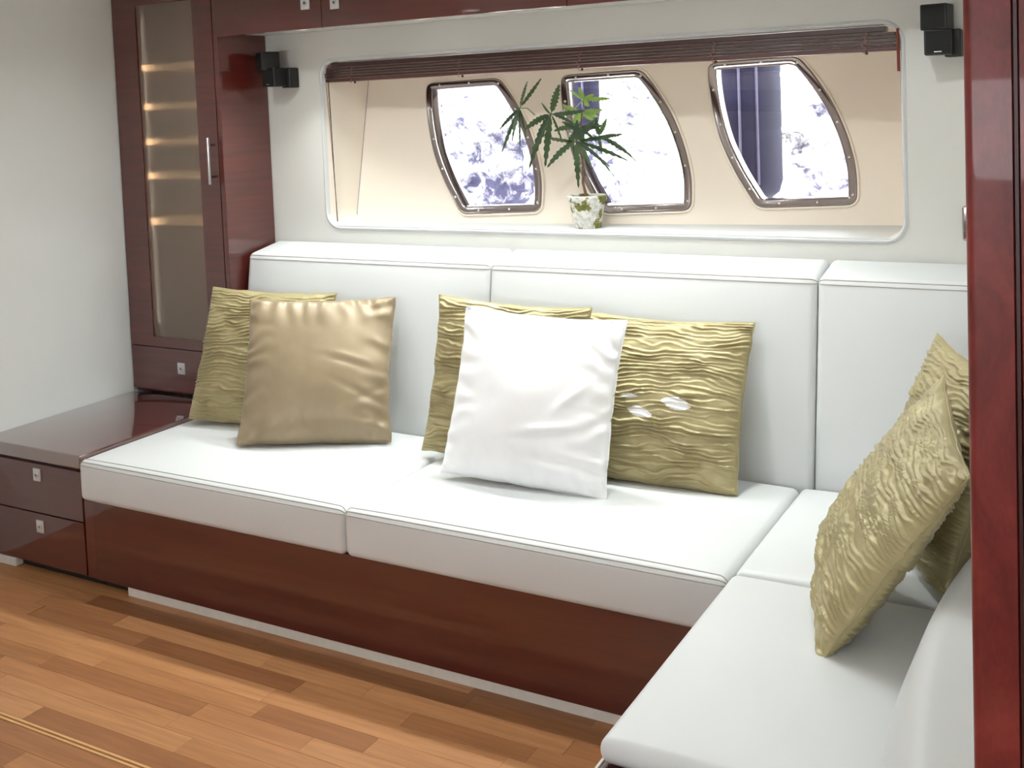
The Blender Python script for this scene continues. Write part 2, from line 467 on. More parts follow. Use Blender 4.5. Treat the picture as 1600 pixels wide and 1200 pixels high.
# hull side with three windows of one shape
WSH = [(-0.266, 0.261), (0.052, 0.268), (0.115, 0.193), (0.182, 0.090), (0.232, -0.024), (0.263, -0.137), (0.267, -0.257),
       (-0.070, -0.268), (-0.150, -0.148), (-0.211, -0.029), (-0.248, 0.097), (-0.268, 0.212)]
WSH = [(x*0.96, z*0.96) for x, z in WSH]
WC = [(-2.143, 1.407), (-1.584, 1.411), (-1.034, 1.430)]
wpoly = smooth_poly(WSH, [0.035, 0.03, 0.05, 0.05, 0.05, 0.05, 0.035, 0.03, 0.05, 0.05, 0.05, 0.05])
holes = [[(x+cx, z+cz) for x, z in offset(wpoly, 0.010)] for cx, cz in WC]
hp = prism([[(-3.1, 0.95), (-0.2, 0.95), (-0.2, 1.95), (-3.1, 1.95)]] + holes,
           lambda x, z: (x, HULL(x, z), z), lambda x, z: (x, HULL(x, z)+0.05, z)).build('hull_panel', 'niche_cream', wb)
# corner seam of the niche's left end
MB().tube([(NX0+SL+0.001, HULL(NX0+SL, z)-0.001, z) for z in np.linspace(NZ0+0.03, NZ1-0.03, 8)], 0.0018, 6).build('seam', 'seam_thread', wb)

bolt_mesh = None
for i, (cx, cz) in enumerate(WC):
    base = Vector((cx, HULL(cx, cz), cz))
    w = thing('window_%d' % (i+1), base, ['leftmost chrome framed curved hull window behind the plant leaves', 'middle chrome framed curved hull window right behind the potted plant',
              'rightmost chrome framed curved hull window with dark fender outside'][i], 'window', kind='structure')
    P = lambda poly, d: [(x+cx, HULL(x+cx, z+cz)+d, z+cz) for x, z in poly]
    o = lambda d: offset(wpoly, d)
    MB().loops([P(o(-0.009), 0.0), P(o(-0.0085), -0.005), P(o(-0.006), -0.009), P(o(-0.001), -0.009), P(o(0.0), -0.002)]).build('gasket', 'niche_cream', w, smooth=True)
    MB().loops([P(o(0.0), -0.002), P(o(0.001), -0.009), P(o(0.004), -0.0125), P(o(0.023), -0.0125), P(o(0.0265), -0.010), P(o(0.028), -0.004), P(o(0.028), 0.046), P(o(0.012), 0.05)]).build('window_frame', 'chrome', w, smooth=True)
    gp = o(0.0275)
    prism([gp], lambda x, z: (x+cx, HULL(x+cx, z+cz)+0.030, z+cz), lambda x, z: (x+cx, HULL(x+cx, z+cz)+0.034, z+cz)).build('pane', 'window_glass', w)
    # bolts spread round the frame
    cl = o(0.0135); n = len(cl)
    seg = [(Vector(cl[(k+1) % n])-Vector(cl[k])).length for k in range(n)]; tot = sum(seg)
    nb = 13
    for q in range(nb):
        d = (q+0.4)*tot/nb; k = 0
        while d > seg[k]: d -= seg[k]; k += 1
        p = Vector(cl[k]).lerp(Vector(cl[(k+1) % n]), d/seg[k])
        if bolt_mesh is None:
            mb = MB().lathe([(0.0001, 0.0035), (0.003, 0.003), (0.0048, 0.0012), (0.0055, 0.0)], 10)
            bo = mb.build('bolt', 'bolt_steel', None, smooth=True); bolt_mesh = bo.data
            bo.parent = w
        else:
            bo = link('bolt', bolt_mesh, w)
        bo.rotation_euler = (math.radians(90), 0, 0)
        bo.location = Vector((p[0]+cx, HULL(p[0]+cx, p[1]+cz)-0.0122, p[1]+cz)) - base

# partition post at the right
post = thing('partition_post', (-0.05, 1.27, 0), 'glossy red burl wood post at the right edge of the picture', 'post')
PX = -0.1455
prof = []
for k in range(7):
    a = math.radians(180-90*k/6); prof.append((PX+0.012+0.012*math.cos(a), 1.2+0.012-0.012*math.sin(a)))
prof = [(PX, 1.30)] + prof + [(PX+0.0455, 1.2), (PX+0.0475, 1.205), (PX+0.051, 1.205), (PX+0.053, 1.2), (PX+0.15, 1.2), (PX+0.15, 1.30)]
MB().loops([[(x, y, -0.012) for x, y in prof], [(x, y, 1.2) for x, y in prof], [(x, y, ZC) for x, y in prof]]).build('post_body', 'burl', post, smooth=True)
MB().box((PX+0.0475, 1.2005, -0.012), (PX+0.051, 1.21, ZC)).build('groove_bead', 'groove_brown', post)
pw = MB().box((-0.135, 1.30, -0.012), (-0.09, YB, ZC)).build('wall_partition', 'wall_vinyl')
tag(pw, 'pale partition wall hidden behind the burl wood post', 'wall', kind='structure')

# ------------------------------------------------------------------ floor planks
rng = random.Random(3)
lens = [0.36, 0.48, 0.60, 0.72]; PW = 0.068
pmesh = {}
row = 0; y = 2.44
while y > 1.0:
    x = XL + 0.002 - rng.uniform(0, 0.5)
    while x < 0.5:
        L = rng.choice(lens); x0 = max(x, XL+0.001); l2 = x+L-x0
        if l2 > 0.05:
            key = round(l2, 2)
            if key not in pmesh:
                mb = MB(); g = 0.0003
                V, F = rbox((g, g, -0.012), (key-g, PW-g, 0.0), 0.0007, 1, (1, 1, 1)); mb.add(V, F)
                ob = mb.build('plank', 'plank_wood', None, smooth=False); pmesh[key] = ob.data
                ob.parent = fl
            else: ob = link('plank', pmesh[key], fl)
            ob.location = (x0, y-PW, 0)
        x += L
    y -= PW; row += 1
    if abs(y-1.735) < PW/2+1e-6 and row < 99:
        for k in range(2):
            MB().box((XL, y-0.008-0.013*k, -0.012), (0.5, y-0.001-0.013*k, 0.0015), bev=0.001).build('inlay_strip', 'inlay', fl)
        y -= 0.023; row += 100

# ------------------------------------------------------------------ sofa base and side console
FY = 2.40
sb = thing('sofa_base', (-1.5, 2.6, 0), 'glossy dark red mahogany base under the white seat cushions', 'sofa base')
MB().box((-3.0, FY, 0.03), (-0.8, FY+0.02, 0.298), bev=0.002).build('front_panel', 'mahogany_horizontal', sb)
MB().box((-3.0, FY+0.02, 0.03), (-0.15, 3.35, 0.298)).build('body', 'mahogany_horizontal', sb)
MB().box((-0.795, 1.69, 0.03), (-0.15, FY-0.03, 0.395), bev=0.002).build('chaise_base', 'mahogany_horizontal', sb)
MB().box((-2.86, FY+0.004, 0.0), (-0.8, FY+0.03, 0.03)).build('plinth', 'white_trim', sb)
MB().box((-0.79, 1.70, 0.0), (-0.16, FY+0.004, 0.03)).build('plinth', 'white_trim', sb)
MB().box((-0.808, 1.48, 0.350), (-0.15, 1.689, 0.395), bev=0.003).build('front_ledge', 'mahogany_horizontal', sb)
MB().box((-0.815, 1.48, 0.352), (-0.8085, 1.72, 0.396), bev=0.002).build('edge_trim', 'white_trim', sb)

def latch(parent, p, normal='y', s=0.032):
    """square brushed push latch with a round ring; p = centre on the door face, facing -Y"""
    mb = MB(); h = s/2
    V, F = rbox((p[0]-h*0.86, p[1]-0.004, p[2]-h), (p[0]+h*0.86, p[1]+0.001, p[2]+h), 0.0015, 2, (1, 1, 1)); mb.add(V, F, 0)
    ring = []
    for (r, d) in ((0.0095, -0.0035), (0.0095, -0.0065), (0.0078, -0.0085), (0.0055, -0.008), (0.0045, -0.0055)):
        ring.append([(p[0]+r*math.cos(a*math.pi/10), p[1]+d, p[2]+r*math.sin(a*math.pi/10)) for a in range(20)])
    mb.loops(ring, 0); mb.add(ring[-1], [tuple(range(20))], 1)
    return mb.build('push_latch', ['latch_plate', 'latch_dark'], parent, smooth=True)

con = thing('drawer_console', (-3.3, 2.8, 0), 'low glossy mahogany console with two drawers left of the sofa', 'console')
MB().box((XL+0.002, FY+0.022, 0.03), (-3.05, 3.088, 0.396)).build('body', 'mahogany_horizontal', con)
MB().box((-3.05, FY+0.004, 0.03), (-3.004, FY+0.02, 0.292), bev=0.001).build('side_stile', 'mahogany', con)
V, F = rbox((XL+0.002, FY-0.006, 0.398), (-3.045, 3.088, 0.445), 0.006, 2, (1, 1, 1))
MB().add(V, F).build('console_top', 'mahogany_polished', con, smooth=True)
MB().box((XL+0.002, FY+0.012, 0.388), (-3.05, FY+0.03, 0.398)).build('shadow_gap', 'groove_brown', con)
for (z0, z1, pz) in ((0.216, 0.388, 0.350), (0.032, 0.212, 0.168)):
    d = MB().box((XL+0.004, FY, z0), (-3.053, FY+0.02, z1), bev=0.002).build('drawer', 'mahogany_horizontal', con)
    latch(d, (-3.275, FY, pz), s=0.044)
MB().box((-3.42, FY+0.03, 0.0), (-3.004, FY+0.05, 0.03)).build('kick_board', 'black_kick', con)
MB().box((-3.0, FY+0.03, 0.0), (-2.862, FY+0.05, 0.03)).build('kick_board', 'black_kick', sb)
MB().box((XL+0.002, FY-0.004, 0.0), (-3.42, FY+0.03, 0.030), bev=0.004).build('plinth_end', 'white_trim', con)

# ------------------------------------------------------------------ seat and back cushions
def edge_path(lo, hi, r, th, df, n=30):
    """line along the rounded upper front edge of a cushion, th = 0 on the front face, 90 on top, wrapping round the ends"""
    c, s_ = math.cos(math.radians(th)), math.sin(math.radians(th)); pts = []
    def put(x, ex, k):
        p = [x+ex*r, lo[1]+r-c*k*r, hi[2]-r+s_*k*r]
        u = [(p[q]-lo[q])/(hi[q]-lo[q]) for q in range(3)]
        pts.append(df(p, u))
    for a in (70, 50, 30, 12): put(lo[0]+r, -math.sin(math.radians(a)), math.cos(math.radians(a)))
    for q in range(n+1): put(lo[0]+r+(hi[0]-lo[0]-2*r)*q/n, 0, 1)
    for a in (12, 30, 50, 70): put(hi[0]-r, math.sin(math.radians(a)), math.cos(math.radians(a)))
    return pts
def seat_cushion(lo, hi, label, seam='front', crown=0.016, name='seat_cushion'):
    def df(p, u):
        cx = 1-(2*u[0]-1)**4; cy = 1-(2*u[1]-1)**4
        z = p[2]
        if u[2] > 0.5: z += crown*(cx*cy)*(u[2]-0.5)*2
        y = p[1]
        if u[1] < 0.1: y -= 0.006*math.sin(math.pi*u[2])*cx
        return (p[0], y, z)
    V, F = rbox(lo, hi, 0.022, 4, (16, 14, 4), df)
    c = ((lo[0]+hi[0])/2, (lo[1]+hi[1])/2, lo[2])
    t = thing(name, c, label, 'cushion', 'white leather seat cushions of the corner sofa')
    MB().add(V, F).build('cover', 'white_leather', t, smooth=True)
    if seam == 'front':
        for th in (18, 48, 86):
            MB().tube(edge_path(lo, hi, 0.022, th, df), 0.0019, 6).build('piping', 'seam_thread', t, smooth=True)
    return t
SZ0, SZ1 = 0.300, 0.438
seat_cushion((-3.035, 2.375, SZ0), (-1.932, 3.048, SZ1), 'long white seat cushion next to the drawer console')
seat_cushion((-1.930, 2.375, SZ0), (-0.815, 3.048, SZ1), 'long white seat cushion under the white satin pillow')
seat_cushion((-0.812, 2.425, SZ0), (-0.150, 3.048, SZ1+0.003), 'white square corner seat cushion where the sofa turns', seam=None)
seat_cushion((-0.812, 1.66, 0.398), (-0.150, 2.415, SZ1+0.006), 'white seat cushion of the chaise end nearest the camera', seam=None)

def back_cushion(x0, x1, label):
    lo = (x0, 3.062, 0.360); hi = (x1, 3.352, 1.022)
    def df(p, u):
        cx = 1-(2*u[0]-1)**4; cz = 1-(2*u[2]-1)**4
        t = 1-u[1]
        y = p[1] + t*0.118*u[2] - t*0.012*cx*cz
        z = p[2] + (1-t)*0.030*u[2]
        x = p[0]
        return (x, y, z)
    V, F = rbox(lo, hi, 0.022, 4, (14, 4, 12), df)
    t = thing('back_cushion', ((x0+x1)/2, 3.2, 0.360), label, 'cushion', 'white leather back cushions of the corner sofa')
    MB().add(V, F).build('cover', 'white_leather', t, smooth=True)
    for th in (5, 40):
        MB().tube(edge_path(lo, hi, 0.022, th, df), 0.0019, 6).build('piping', 'seam_thread', t, smooth=True)
    return t
back_cushion(-2.985, -1.893, 'white back cushion behind the gold satin pillow')
back_cushion(-1.890, -0.788, 'white back cushion behind the middle group of pillows')
back_cushion(-0.785, -0.140, 'white back cushion in the corner by the red post')

# low side bolster of the chaise
def df(p, u):
    cy = 1-(2*u[1]-1)**2
    t = 1-u[0]
    return (p[0]+t*0.06*u[2]-t*0.045*cy, p[1], p[2])
V, F = rbox((-0.322, 1.48, 0.462), (-0.14, 2.42, 0.62), 0.035, 4, (4, 18, 4), df)
bs = MB().add(V, F).build('side_bolster', 'white_leather', None, smooth=True, loc=(-0.22, 1.95, 0.462))
tag(bs, 'white padded side bolster at the right edge behind the post', 'bolster')

# ------------------------------------------------------------------ tall glass cabinet
CY = 3.09
CX0, CX1 = XL+0.003, -3.003
tc = thing('glass_cabinet', (-3.29, 3.22, 0.447), 'tall glossy mahogany cabinet with a frosted glass door', 'cabinet')
mb = MB()
mb.box((CX0, CY+0.02, 0.447), (CX0+0.02, YB-0.003, ZC-0.002))
mb.box((CX1-0.022, CY, 0.447), (CX1, YB-0.003, ZC-0.002), bev=0.002)
mb.box((CX0+0.02, YB-0.018, 0.447), (CX1-0.022, YB-0.003, ZC-0.002))
mb.box((CX0+0.02, CY+0.022, 0.447), (CX1-0.022, YB-0.018, 0.475))
mb.box((CX0+0.02, CY+0.022, ZC-0.02), (CX1-0.022, YB-0.018, ZC-0.002))
mb.box((CX0+0.02, CY+0.022, 0.630), (CX1-0.022, YB-0.018, 0.645))
mb.build('carcass', 'mahogany', tc)
gx0, gx1, gz0, gz1 = -3.437, -3.128, 0.680, ZC-0.06
dr = prism([[(CX0+0.004, 0.640), (CX1-0.025, 0.640), (CX1-0.025, ZC-0.004), (CX0+0.004, ZC-0.004)], [(gx0, gz0), (gx1, gz0), (gx1, gz1), (gx0, gz1)]],
           lambda x, z: (x, CY, z), lambda x, z: (x, CY+0.02, z)).build('door', 'mahogany', tc)
MB().box((gx0-0.003, CY+0.006, gz0-0.003), (gx1+0.003, CY+0.012, gz1+0.003)).build('glass_pane', 'frosted_glass', dr)
hx = -3.045
h = MB()
h.tube([(hx, CY-0.034, 1.30), (hx, CY-0.034, 1.478)], 0.0065, 12)
for z in (1.328, 1.45): h.tube([(hx, CY, z), (hx, CY-0.034, z)], 0.0045, 10)
h.build('handle', 'chrome', dr, smooth=True)
dw = MB().box((CX0+0.004, CY, 0.462), (CX1-0.025, CY+0.02, 0.636), bev=0.002).build('drawer', 'mahogany', tc)
lp = at(284, 576, 1, CY)
latch(dw, (lp.x, CY, lp.z), s=0.046)
for gx, sx in ((gx1+0.014, -1), (gx0-0.014, 1)):  # strips added out of sight behind the stiles to brighten the shelves
    MB().box((gx-0.006, CY+0.021, 0.70), (gx+0.006, CY+0.025, ZC-0.08)).build('added_led_strip', 'lamp_ring', tc)
    ld = bpy.data.lights.new('added_shelf_light', 'AREA'); ld.shape = 'RECTANGLE'; ld.size = 0.008; ld.size_y = 1.25; ld.energy = LED_FILL; ld.color = (1.0, 0.86, 0.70)
    lo = bpy.data.objects.new('added_shelf_light', ld); COL.objects.link(lo); lo.parent = tc
    lo.location = Vector((gx, CY+0.027, 1.35)) - tc.location
    lo.rotation_euler = Vector((sx*0.75, 0.66, 0)).to_track_quat('-Z', 'Y').to_euler()
for py in (103, 165, 221, 275, 347):
    z = at(270, py, 1, CY+0.045).z
    MB().box((CX0+0.021, CY+0.045, z-0.012), (CX1-0.023, YB-0.019, z+0.012)).build('shelf', 'shelf_wood', tc)

# ------------------------------------------------------------------ overhead cabinet
OZ = 1.872; OY = 3.075
oc = thing('overhead_cabinet', (-1.6, 3.2, OZ), 'glossy mahogany overhead cabinet along the top above the window niche', 'cabinet')
MB().box((-3.000, OY+0.02, OZ+0.006), (-0.14, YB-0.002, ZC-0.002)).build('body', 'mahogany_horizontal', oc)
MB().box((-3.000, OY+0.021, OZ), (-0.14, YB-0.002, OZ+0.006)).build('underside', 'wall_vinyl', oc)
xs = [-3.000, -2.484, -1.515, -0.14]
for i in range(3):
    d = MB().box((xs[i]+0.0015, OY, OZ-0.014), (xs[i+1]-0.0015, OY+0.02, ZC-0.003), bev=0.002).build('door', 'mahogany_horizontal', oc)
    for (px, py) in (((477, 5),), ((523, 4),), ())[i]:
        p = at(px, py, 1, OY); latch(d, (p.x, OY, p.z), s=0.046)

# ------------------------------------------------------------------ blind in the niche
BY = YB+0.004
bl = thing('venetian_blind', (-1.65, BY+0.02, 1.74), 'dark brown venetian blind raised to the top of the window niche', 'blind')
def inset(z): # keep clear of the rounded upper corners of the niche
    d = z-(NZ1-NR)
    return 0.003 if d <= 0 else 0.003 + NR - math.sqrt(max(0, NR*NR-d*d))
zt = NZ1-0.004
MB().box((NX0+inset(zt)+0.002, BY+0.004, zt-0.016), (NX1-inset(zt)-0.002, BY+0.045, zt), bev=0.002).build('headrail', 'blind_slat', bl)
z = zt-0.0185
for k in range(4):
    ins = inset(z)
    off = (0.0, 0.005, 0.001, 0.006)[k]
    MB().box((NX0+ins, BY+0.004+off, z-0.0078), (NX1-ins, BY+0.044+off, z), bev=0.0012).build('slat', 'blind_slat', bl)
    z -= 0.0102
MB().box((NX0+0.012, BY+0.001, z-0.0135), (NX1-0.003, BY+0.046, z), bev=0.003).build('bottom_rail', 'blind_rail', bl)
zb = z-0.0135
for px in (548, 717, 905, 1115, 1352):
    x = at(px, 95, 1, BY).x
    pts = []
    for k in range(40):
        t = k/39; pts.append((x+0.006*math.sin(t*19)+0.004*math.sin(t*7), BY-0.001-0.004*abs(math.sin(t*11)), zt-0.016-(zt-0.016-zb+0.006)*t))
    MB().tube(pts, 0.0015, 5).build('ladder_cord', 'ladder_cord', bl, smooth=True)
    MB().lathe([(0.0002, -0.006), (0.004, -0.005), (0.005, 0), (0.003, 0.004), (0.0002, 0.005)], 10, (x, BY+0.02, zb-0.003)).build('cord_button', 'blind_rail', bl, smooth=True)
for k, (xa, xb) in enumerate(((0.014, 0.024), (0.021, 0.026), (0.026, 0.029))):
    pts = [(NX0+xa+(xb-xa)*t+0.003*math.sin(3*t+k), BY-0.003+0.02*t, zb+0.03-(zb+0.03-NZ0-0.012)*t) for t in np.linspace(0, 1, 14)]
    MB().tube(pts, 0.0011, 5).build('pull_cord', 'cord', bl, smooth=True)
MB().tube([(NX1-0.004, BY-0.008, zt-0.010), (NX1-0.003, BY-0.008, zt-0.135)], 0.0045, 8).build('tilt_wand', 'wand', bl, smooth=True)

# ------------------------------------------------------------------ loudspeakers and chrome plate
def speaker(px_u, px_l, label, yaw_u, yaw_l, side):
    up = at(*px_u, 1, YB-0.075); lw = at(*px_l, 1, YB-0.075)
    t = thing('wall_speaker', (lw.x, YB, lw.z), label, 'speaker', 'small black wall speakers')
    def cube(p, yaw, nm, s=0.072):
        V, F = rbox((-s/2, -s/2, -s/2), (s/2, s/2, s/2), 0.004, 2, (1, 1, 1))
        R = Matrix.Rotation(yaw, 4, 'Z')
        c = MB().add([Vector(R @ Vector(v))+p for v in V], F).build(nm, 'black_plastic', t, smooth=True)
        g = 0.031
        V, F = rbox((-g, -s/2-0.002, -g), (g, -s/2+0.001, g), 0.001, 1, (1, 1, 1))
        MB().add([Vector(R @ Vector(v))+p for v in V], F).build('grille', 'speaker_grille', c)
        if nm == 'lower_cube':
            MB().add([Vector(R @ Vector(v))+p for v in ((-0.010, -s/2-0.0025, -0.0285), (0.010, -s/2-0.0025, -0.0285), (0.010, -s/2-0.0025, -0.0262), (-0.010, -s/2-0.0025, -0.0262))], [(0, 1, 2, 3)]).build('badge', 'satin_steel', c)
        return c
    cube(up, yaw_u, 'upper_cube'); cube(lw, yaw_l, 'lower_cube')
    MB().box((lw.x+side*0.035-0.022, YB-0.055, lw.z-0.042), (lw.x+side*0.035+0.022, YB, lw.z+0.036), bev=0.004).build('bracket', 'black_plastic', t)
    return t
speaker((419, 96), (430, 121), 'pair of small black cube speakers on the wall by the glass cabinet', -0.55, -0.15, 1)
speaker((1464, 27), (1466, 66), 'pair of small black cube speakers on the wall by the red post', -0.15, 0.1, 1)
a = at(1503, 322, 1, YB-0.01); b_ = at(1503, 376, 1, YB-0.01)
wp = thing('wall_plate', (a.x+0.05, YB, (a.z+b_.z)/2), 'shiny chrome wall plate half hidden behind the red post', 'wall plate')
V, F = rbox((a.x, YB-0.016, b_.z), (a.x+0.10, YB+0.0, a.z), 0.007, 3, (1, 1, 1))
MB().add(V, F).build('plate', 'chrome', wp, smooth=True)
V, F = rbox((a.x+0.014, YB-0.019, b_.z+0.014), (a.x+0.086, YB-0.014, a.z-0.014), 0.002, 2, (1, 1, 1))
MB().add(V, F).build('cover', 'satin_steel', wp, smooth=True)

# ------------------------------------------------------------------ pillows
def vnoise(nrng, shape, U, V_):
    """smooth value noise on [-1,1]^2 with a grid of shape"""
    g = nrng.random((shape[0]+3, shape[1]+3))
    x = (U+1)/2*shape[0]; y = (V_+1)/2*shape[1]
    xi = np.clip(np.floor(x).astype(int), 0, shape[0]); yi = np.clip(np.floor(y).astype(int), 0, shape[1])
    fx = x-xi; fy = y-yi; fx = fx*fx*(3-2*fx); fy = fy*fy*(3-2*fy)
    return (g[xi, yi]*(1-fx)*(1-fy)+g[xi+1, yi]*fx*(1-fy)+g[xi, yi+1]*(1-fx)*fy+g[xi+1, yi+1]*fx*fy)
def pillow(c, rv, size, thick, style, seed, label, group, mats, spots=(), lift=0.0):
    rng_ = np.random.default_rng(seed)
    nu, nv = (110, 300) if style == 'crinkle' else (120, 120)
    e = lambda n: np.sin(np.linspace(-1, 1, n+1)*math.pi/2)*0.35+np.linspace(-1, 1, n+1)*0.65
    U, W = np.meshgrid(e(nu), e(nv), indexing='ij')
    k = 0.05
    def outline():
        X = U*(1-k*(1-W**2)*np.abs(U)**1.5); Z = W*(1-np.where(W < 0, 0.008, k)*(1-U**2)*np.abs(W)**1.5)
        wob = (vnoise(rng_, (14, 14), U, W)-0.5)*0.018
        return X*size[0]/2*(1+wob), Z*size[1]/2*(1+wob)
    X, Z = outline()
    prof = (np.clip((1-U**2), 0, 1)*np.clip((1-W**2), 0, 1))**0.46
    T = thick/2*prof*(1-0.18*W)
    edge = np.clip(1-np.maximum(np.abs(U), np.abs(W)), 0, 1)
    verts = []; 
    for side in (-1, 1):
        D = np.zeros_like(U); sh = np.zeros_like(U)
        fade = np.clip(edge/0.03, 0, 1)
        if style == 'crinkle':
            ph = W*17.5 + 2.0*vnoise(rng_, (4, 8), U, W) + 1.2*vnoise(rng_, (9, 22), U, W) + 0.35*vnoise(rng_, (26, 30), U, W)
            s = ph-np.floor(ph)
            ridge = np.where(s < 0.90, (s/0.90)**1.8, (1-s)/0.10)
            amp = 0.003+0.0075*np.clip(vnoise(rng_, (7, 26), U, W)*1.6-0.35, 0, 1)
            D = amp*ridge + 0.0022*(vnoise(rng_, (9, 40), U, W)-0.5) + 0.0018*(vnoise(rng_, (30, 30), U, W)-0.5)
            sh = -0.004*ridge*amp/0.008
        else:
            for (A, B) in ((U, W), (W, U)):
                g = np.clip((np.abs(B)-0.55)/0.45, 0, 1)
                D += 0.0042*g*np.sin(A*26+6*vnoise(rng_, (6, 6), U, W)+np.sign(B)*1.3)*(0.3+vnoise(rng_, (9, 9), U, W))
            for q in range(5):
                cx, cz = rng_.uniform(0.35, 0.95), rng_.uniform(-0.8, 0.1); an = rng_.uniform(-0.5, 0.9)
                du = (U-cx)*math.cos(an)+(W-cz)*math.sin(an); dv = -(U-cx)*math.sin(an)+(W-cz)*math.cos(an)
                D += rng_.uniform(0.006, 0.011)*np.exp(-(du/0.30)**2-(dv/0.055)**2)*(1 if q % 2 else -0.7)
            D += 0.010*(vnoise(rng_, (4, 4), U, W)-0.5)
        Y = side*(T+D*fade)
        verts.append(np.stack([X, Y, Z+sh*fade], -1))
    n1 = (nu+1)*(nv+1)
    A = verts[0].reshape(-1, 3); Bk = verts[1].reshape(-1, 3)
    idx = np.arange(n1).reshape(nu+1, nv+1)
    border = np.zeros((nu+1, nv+1), bool); border[0, :] = border[-1, :] = border[:, 0] = border[:, -1] = True
    bi = np.where(border, idx, idx+n1)
    remap = -np.ones(2*n1, int)
    used = np.concatenate([idx.ravel(), bi[~border].ravel()]); remap[used] = np.arange(len(used))
    P = np.concatenate([A, Bk])[used]
    def quads(ii): return np.stack([ii[:-1, :-1], ii[1:, :-1], ii[1:, 1:], ii[:-1, 1:]], -1).reshape(-1, 4)
    q1 = quads(idx); q2 = quads(bi)[:, ::-1]
    Q = remap[np.concatenate([q1, q2])]
    me = bpy.data.meshes.new('pillow_cover')
    me.vertices.add(len(P)); me.vertices.foreach_set('co', P.astype(np.float32).ravel())
    me.loops.add(Q.size); me.loops.foreach_set('vertex_index', Q.astype(np.int32).ravel())
    me.polygons.add(len(Q)); me.polygons.foreach_set('loop_start', np.arange(0, Q.size, 4, dtype=np.int32))
    for q in mats: me.materials.append(MAT[q])
    mi = np.zeros(len(Q), np.int32)
    if spots:
        Uc = (U[:-1, :-1]+U[1:, 1:]).ravel()/2; Wc = (W[:-1, :-1]+W[1:, 1:]).ravel()/2
        for (su, sw, ru, rw, an) in spots:
            du = (Uc-su)*math.cos(an)+(Wc-sw)*math.sin(an); dv = -(Uc-su)*math.sin(an)+(Wc-sw)*math.cos(an)
            inside = (du/ru)**2+(np.abs(dv)/rw) < 1
            mi[:len(q1)][inside] = 1
    me.polygons.foreach_set('material_index', mi)
    me.polygons.foreach_set('use_smooth', np.ones(len(Q), bool))
    me.update(calc_edges=True); me.validate()
    rv = Vector(rv); th = rv.length
    R = Matrix.Rotation(th, 4, rv.normalized())
    o = thing('throw_pillow', (c[0], c[1], c[2]-0.006), label, 'pillow', group)
    o.rotation_mode = 'QUATERNION'; o.rotation_quaternion = R.to_quaternion()
    p = bpy.data.objects.new('cover', me); COL.objects.link(p); p.parent = o
    # corded seam round the edge
    ring = [P[remap[i]] for i in list(idx[:, 0])+list(idx[-1, 1:])+list(idx[-2::-1, -1])+list(idx[0, -2:0:-1])]
    mb = MB().tube([tuple(x) for x in ring[::2]]+[tuple(ring[0])], 0.0022, 5, cap=False)
    sme = bpy.data.meshes.new('seam'); sme.from_pydata(mb.v, [], mb.f); sme.materials.append(MAT[mats[0]])
    sme.polygons.foreach_set('use_smooth', [True]*len(mb.f))
    so = bpy.data.objects.new('seam', sme); COL.objects.link(so); so.parent = o
    return o
GC = 'crinkled gold throw pillows'
pillow((-2.734, 2.954, 0.690), (-0.368, -0.002, 0.199), (0.515, 0.488), 0.15, 'crinkle', 11, 'crinkled gold pillow behind the gold satin one near the cabinet', GC, ['gold_crinkle'])
pillow((-2.407, 2.872, 0.690), (-0.468, -0.102, 0.48), (0.515, 0.50), 0.16, 'satin', 12, 'smooth gold satin pillow leaning at the left end of the sofa', 'satin throw pillows', ['gold_satin'])
pillow((-1.702, 2.925, 0.702), (-0.252, 0.029, 0.083), (0.53, 0.495), 0.13, 'crinkle', 13, 'crinkled gold pillow peeking out left of the white satin pillow', GC, ['gold_crinkle'])
pillow((-1.525, 2.775, 0.702), (-0.341, 0.026, 0.049), (0.53, 0.50), 0.14, 'satin', 14, 'shiny white satin pillow in the middle of the sofa', 'satin throw pillows', ['white_satin'])
pillow((-1.214, 2.975, 0.682), (-0.50, -0.001, 0.074), (0.53, 0.497), 0.13, 'crinkle', 15, 'crinkled gold pillow with small white torn spots right of white pillow', GC, ['gold_crinkle', 'white_lining'],
       spots=((0.30, -0.10, 0.18, 0.075, -0.15), (-0.10, -0.24, 0.16, 0.06, -0.2), (-0.25, -0.06, 0.12, 0.025, 0.0)))
pillow((-0.442, 2.322, 0.686), (-0.408, 0.494, -1.268), (0.495, 0.487), 0.115, 'crinkle', 16, 'crinkled gold pillow leaning on the chaise nearest the camera', GC, ['gold_crinkle'])
pillow((-0.383, 2.680, 0.700), (-0.271, 0.205, -1.085), (0.495, 0.48), 0.13, 'crinkle', 17, 'crinkled gold pillow in the corner half hidden by the red post', GC, ['gold_crinkle'])

# ------------------------------------------------------------------ potted plant
pc = at(920, 361, 2, NZ0); 
pc = Vector((pc.x, 3.462, NZ0))
pc.x = at(919, 361, 1, 3.462).x
pl = thing('potted_plant', pc, 'spiky leaved green plant in mossy white pot on window ledge', 'plant')
MB().lathe([(0.0002, 0.0), (0.044, 0.0), (0.047, 0.004), (0.062, 0.092), (0.066, 0.094), (0.069, 0.098), (0.070, 0.114), (0.066, 0.117), (0.061, 0.114), (0.058, 0.096), (0.0002, 0.094)], 40, pc).build('pot', 'mossy_pot', pl, smooth=True)
MB().lathe([(0.0002, 0.110), (0.02, 0.112), (0.045, 0.107), (0.059, 0.100)], 24, pc).build('soil', 'terracotta_soil', pl, smooth=True)
SY = 3.462
P3 = lambda px, py, y: at(px, py, 1, y)
stem = [P3(917, 316, SY), P3(915, 302, SY), P3(911, 286, SY-0.004), P3(911, 262, SY-0.008), P3(909, 235, SY-0.01), P3(907, 205, SY-0.01), P3(909, 180, SY-0.008), P3(912, 158, SY-0.008)]
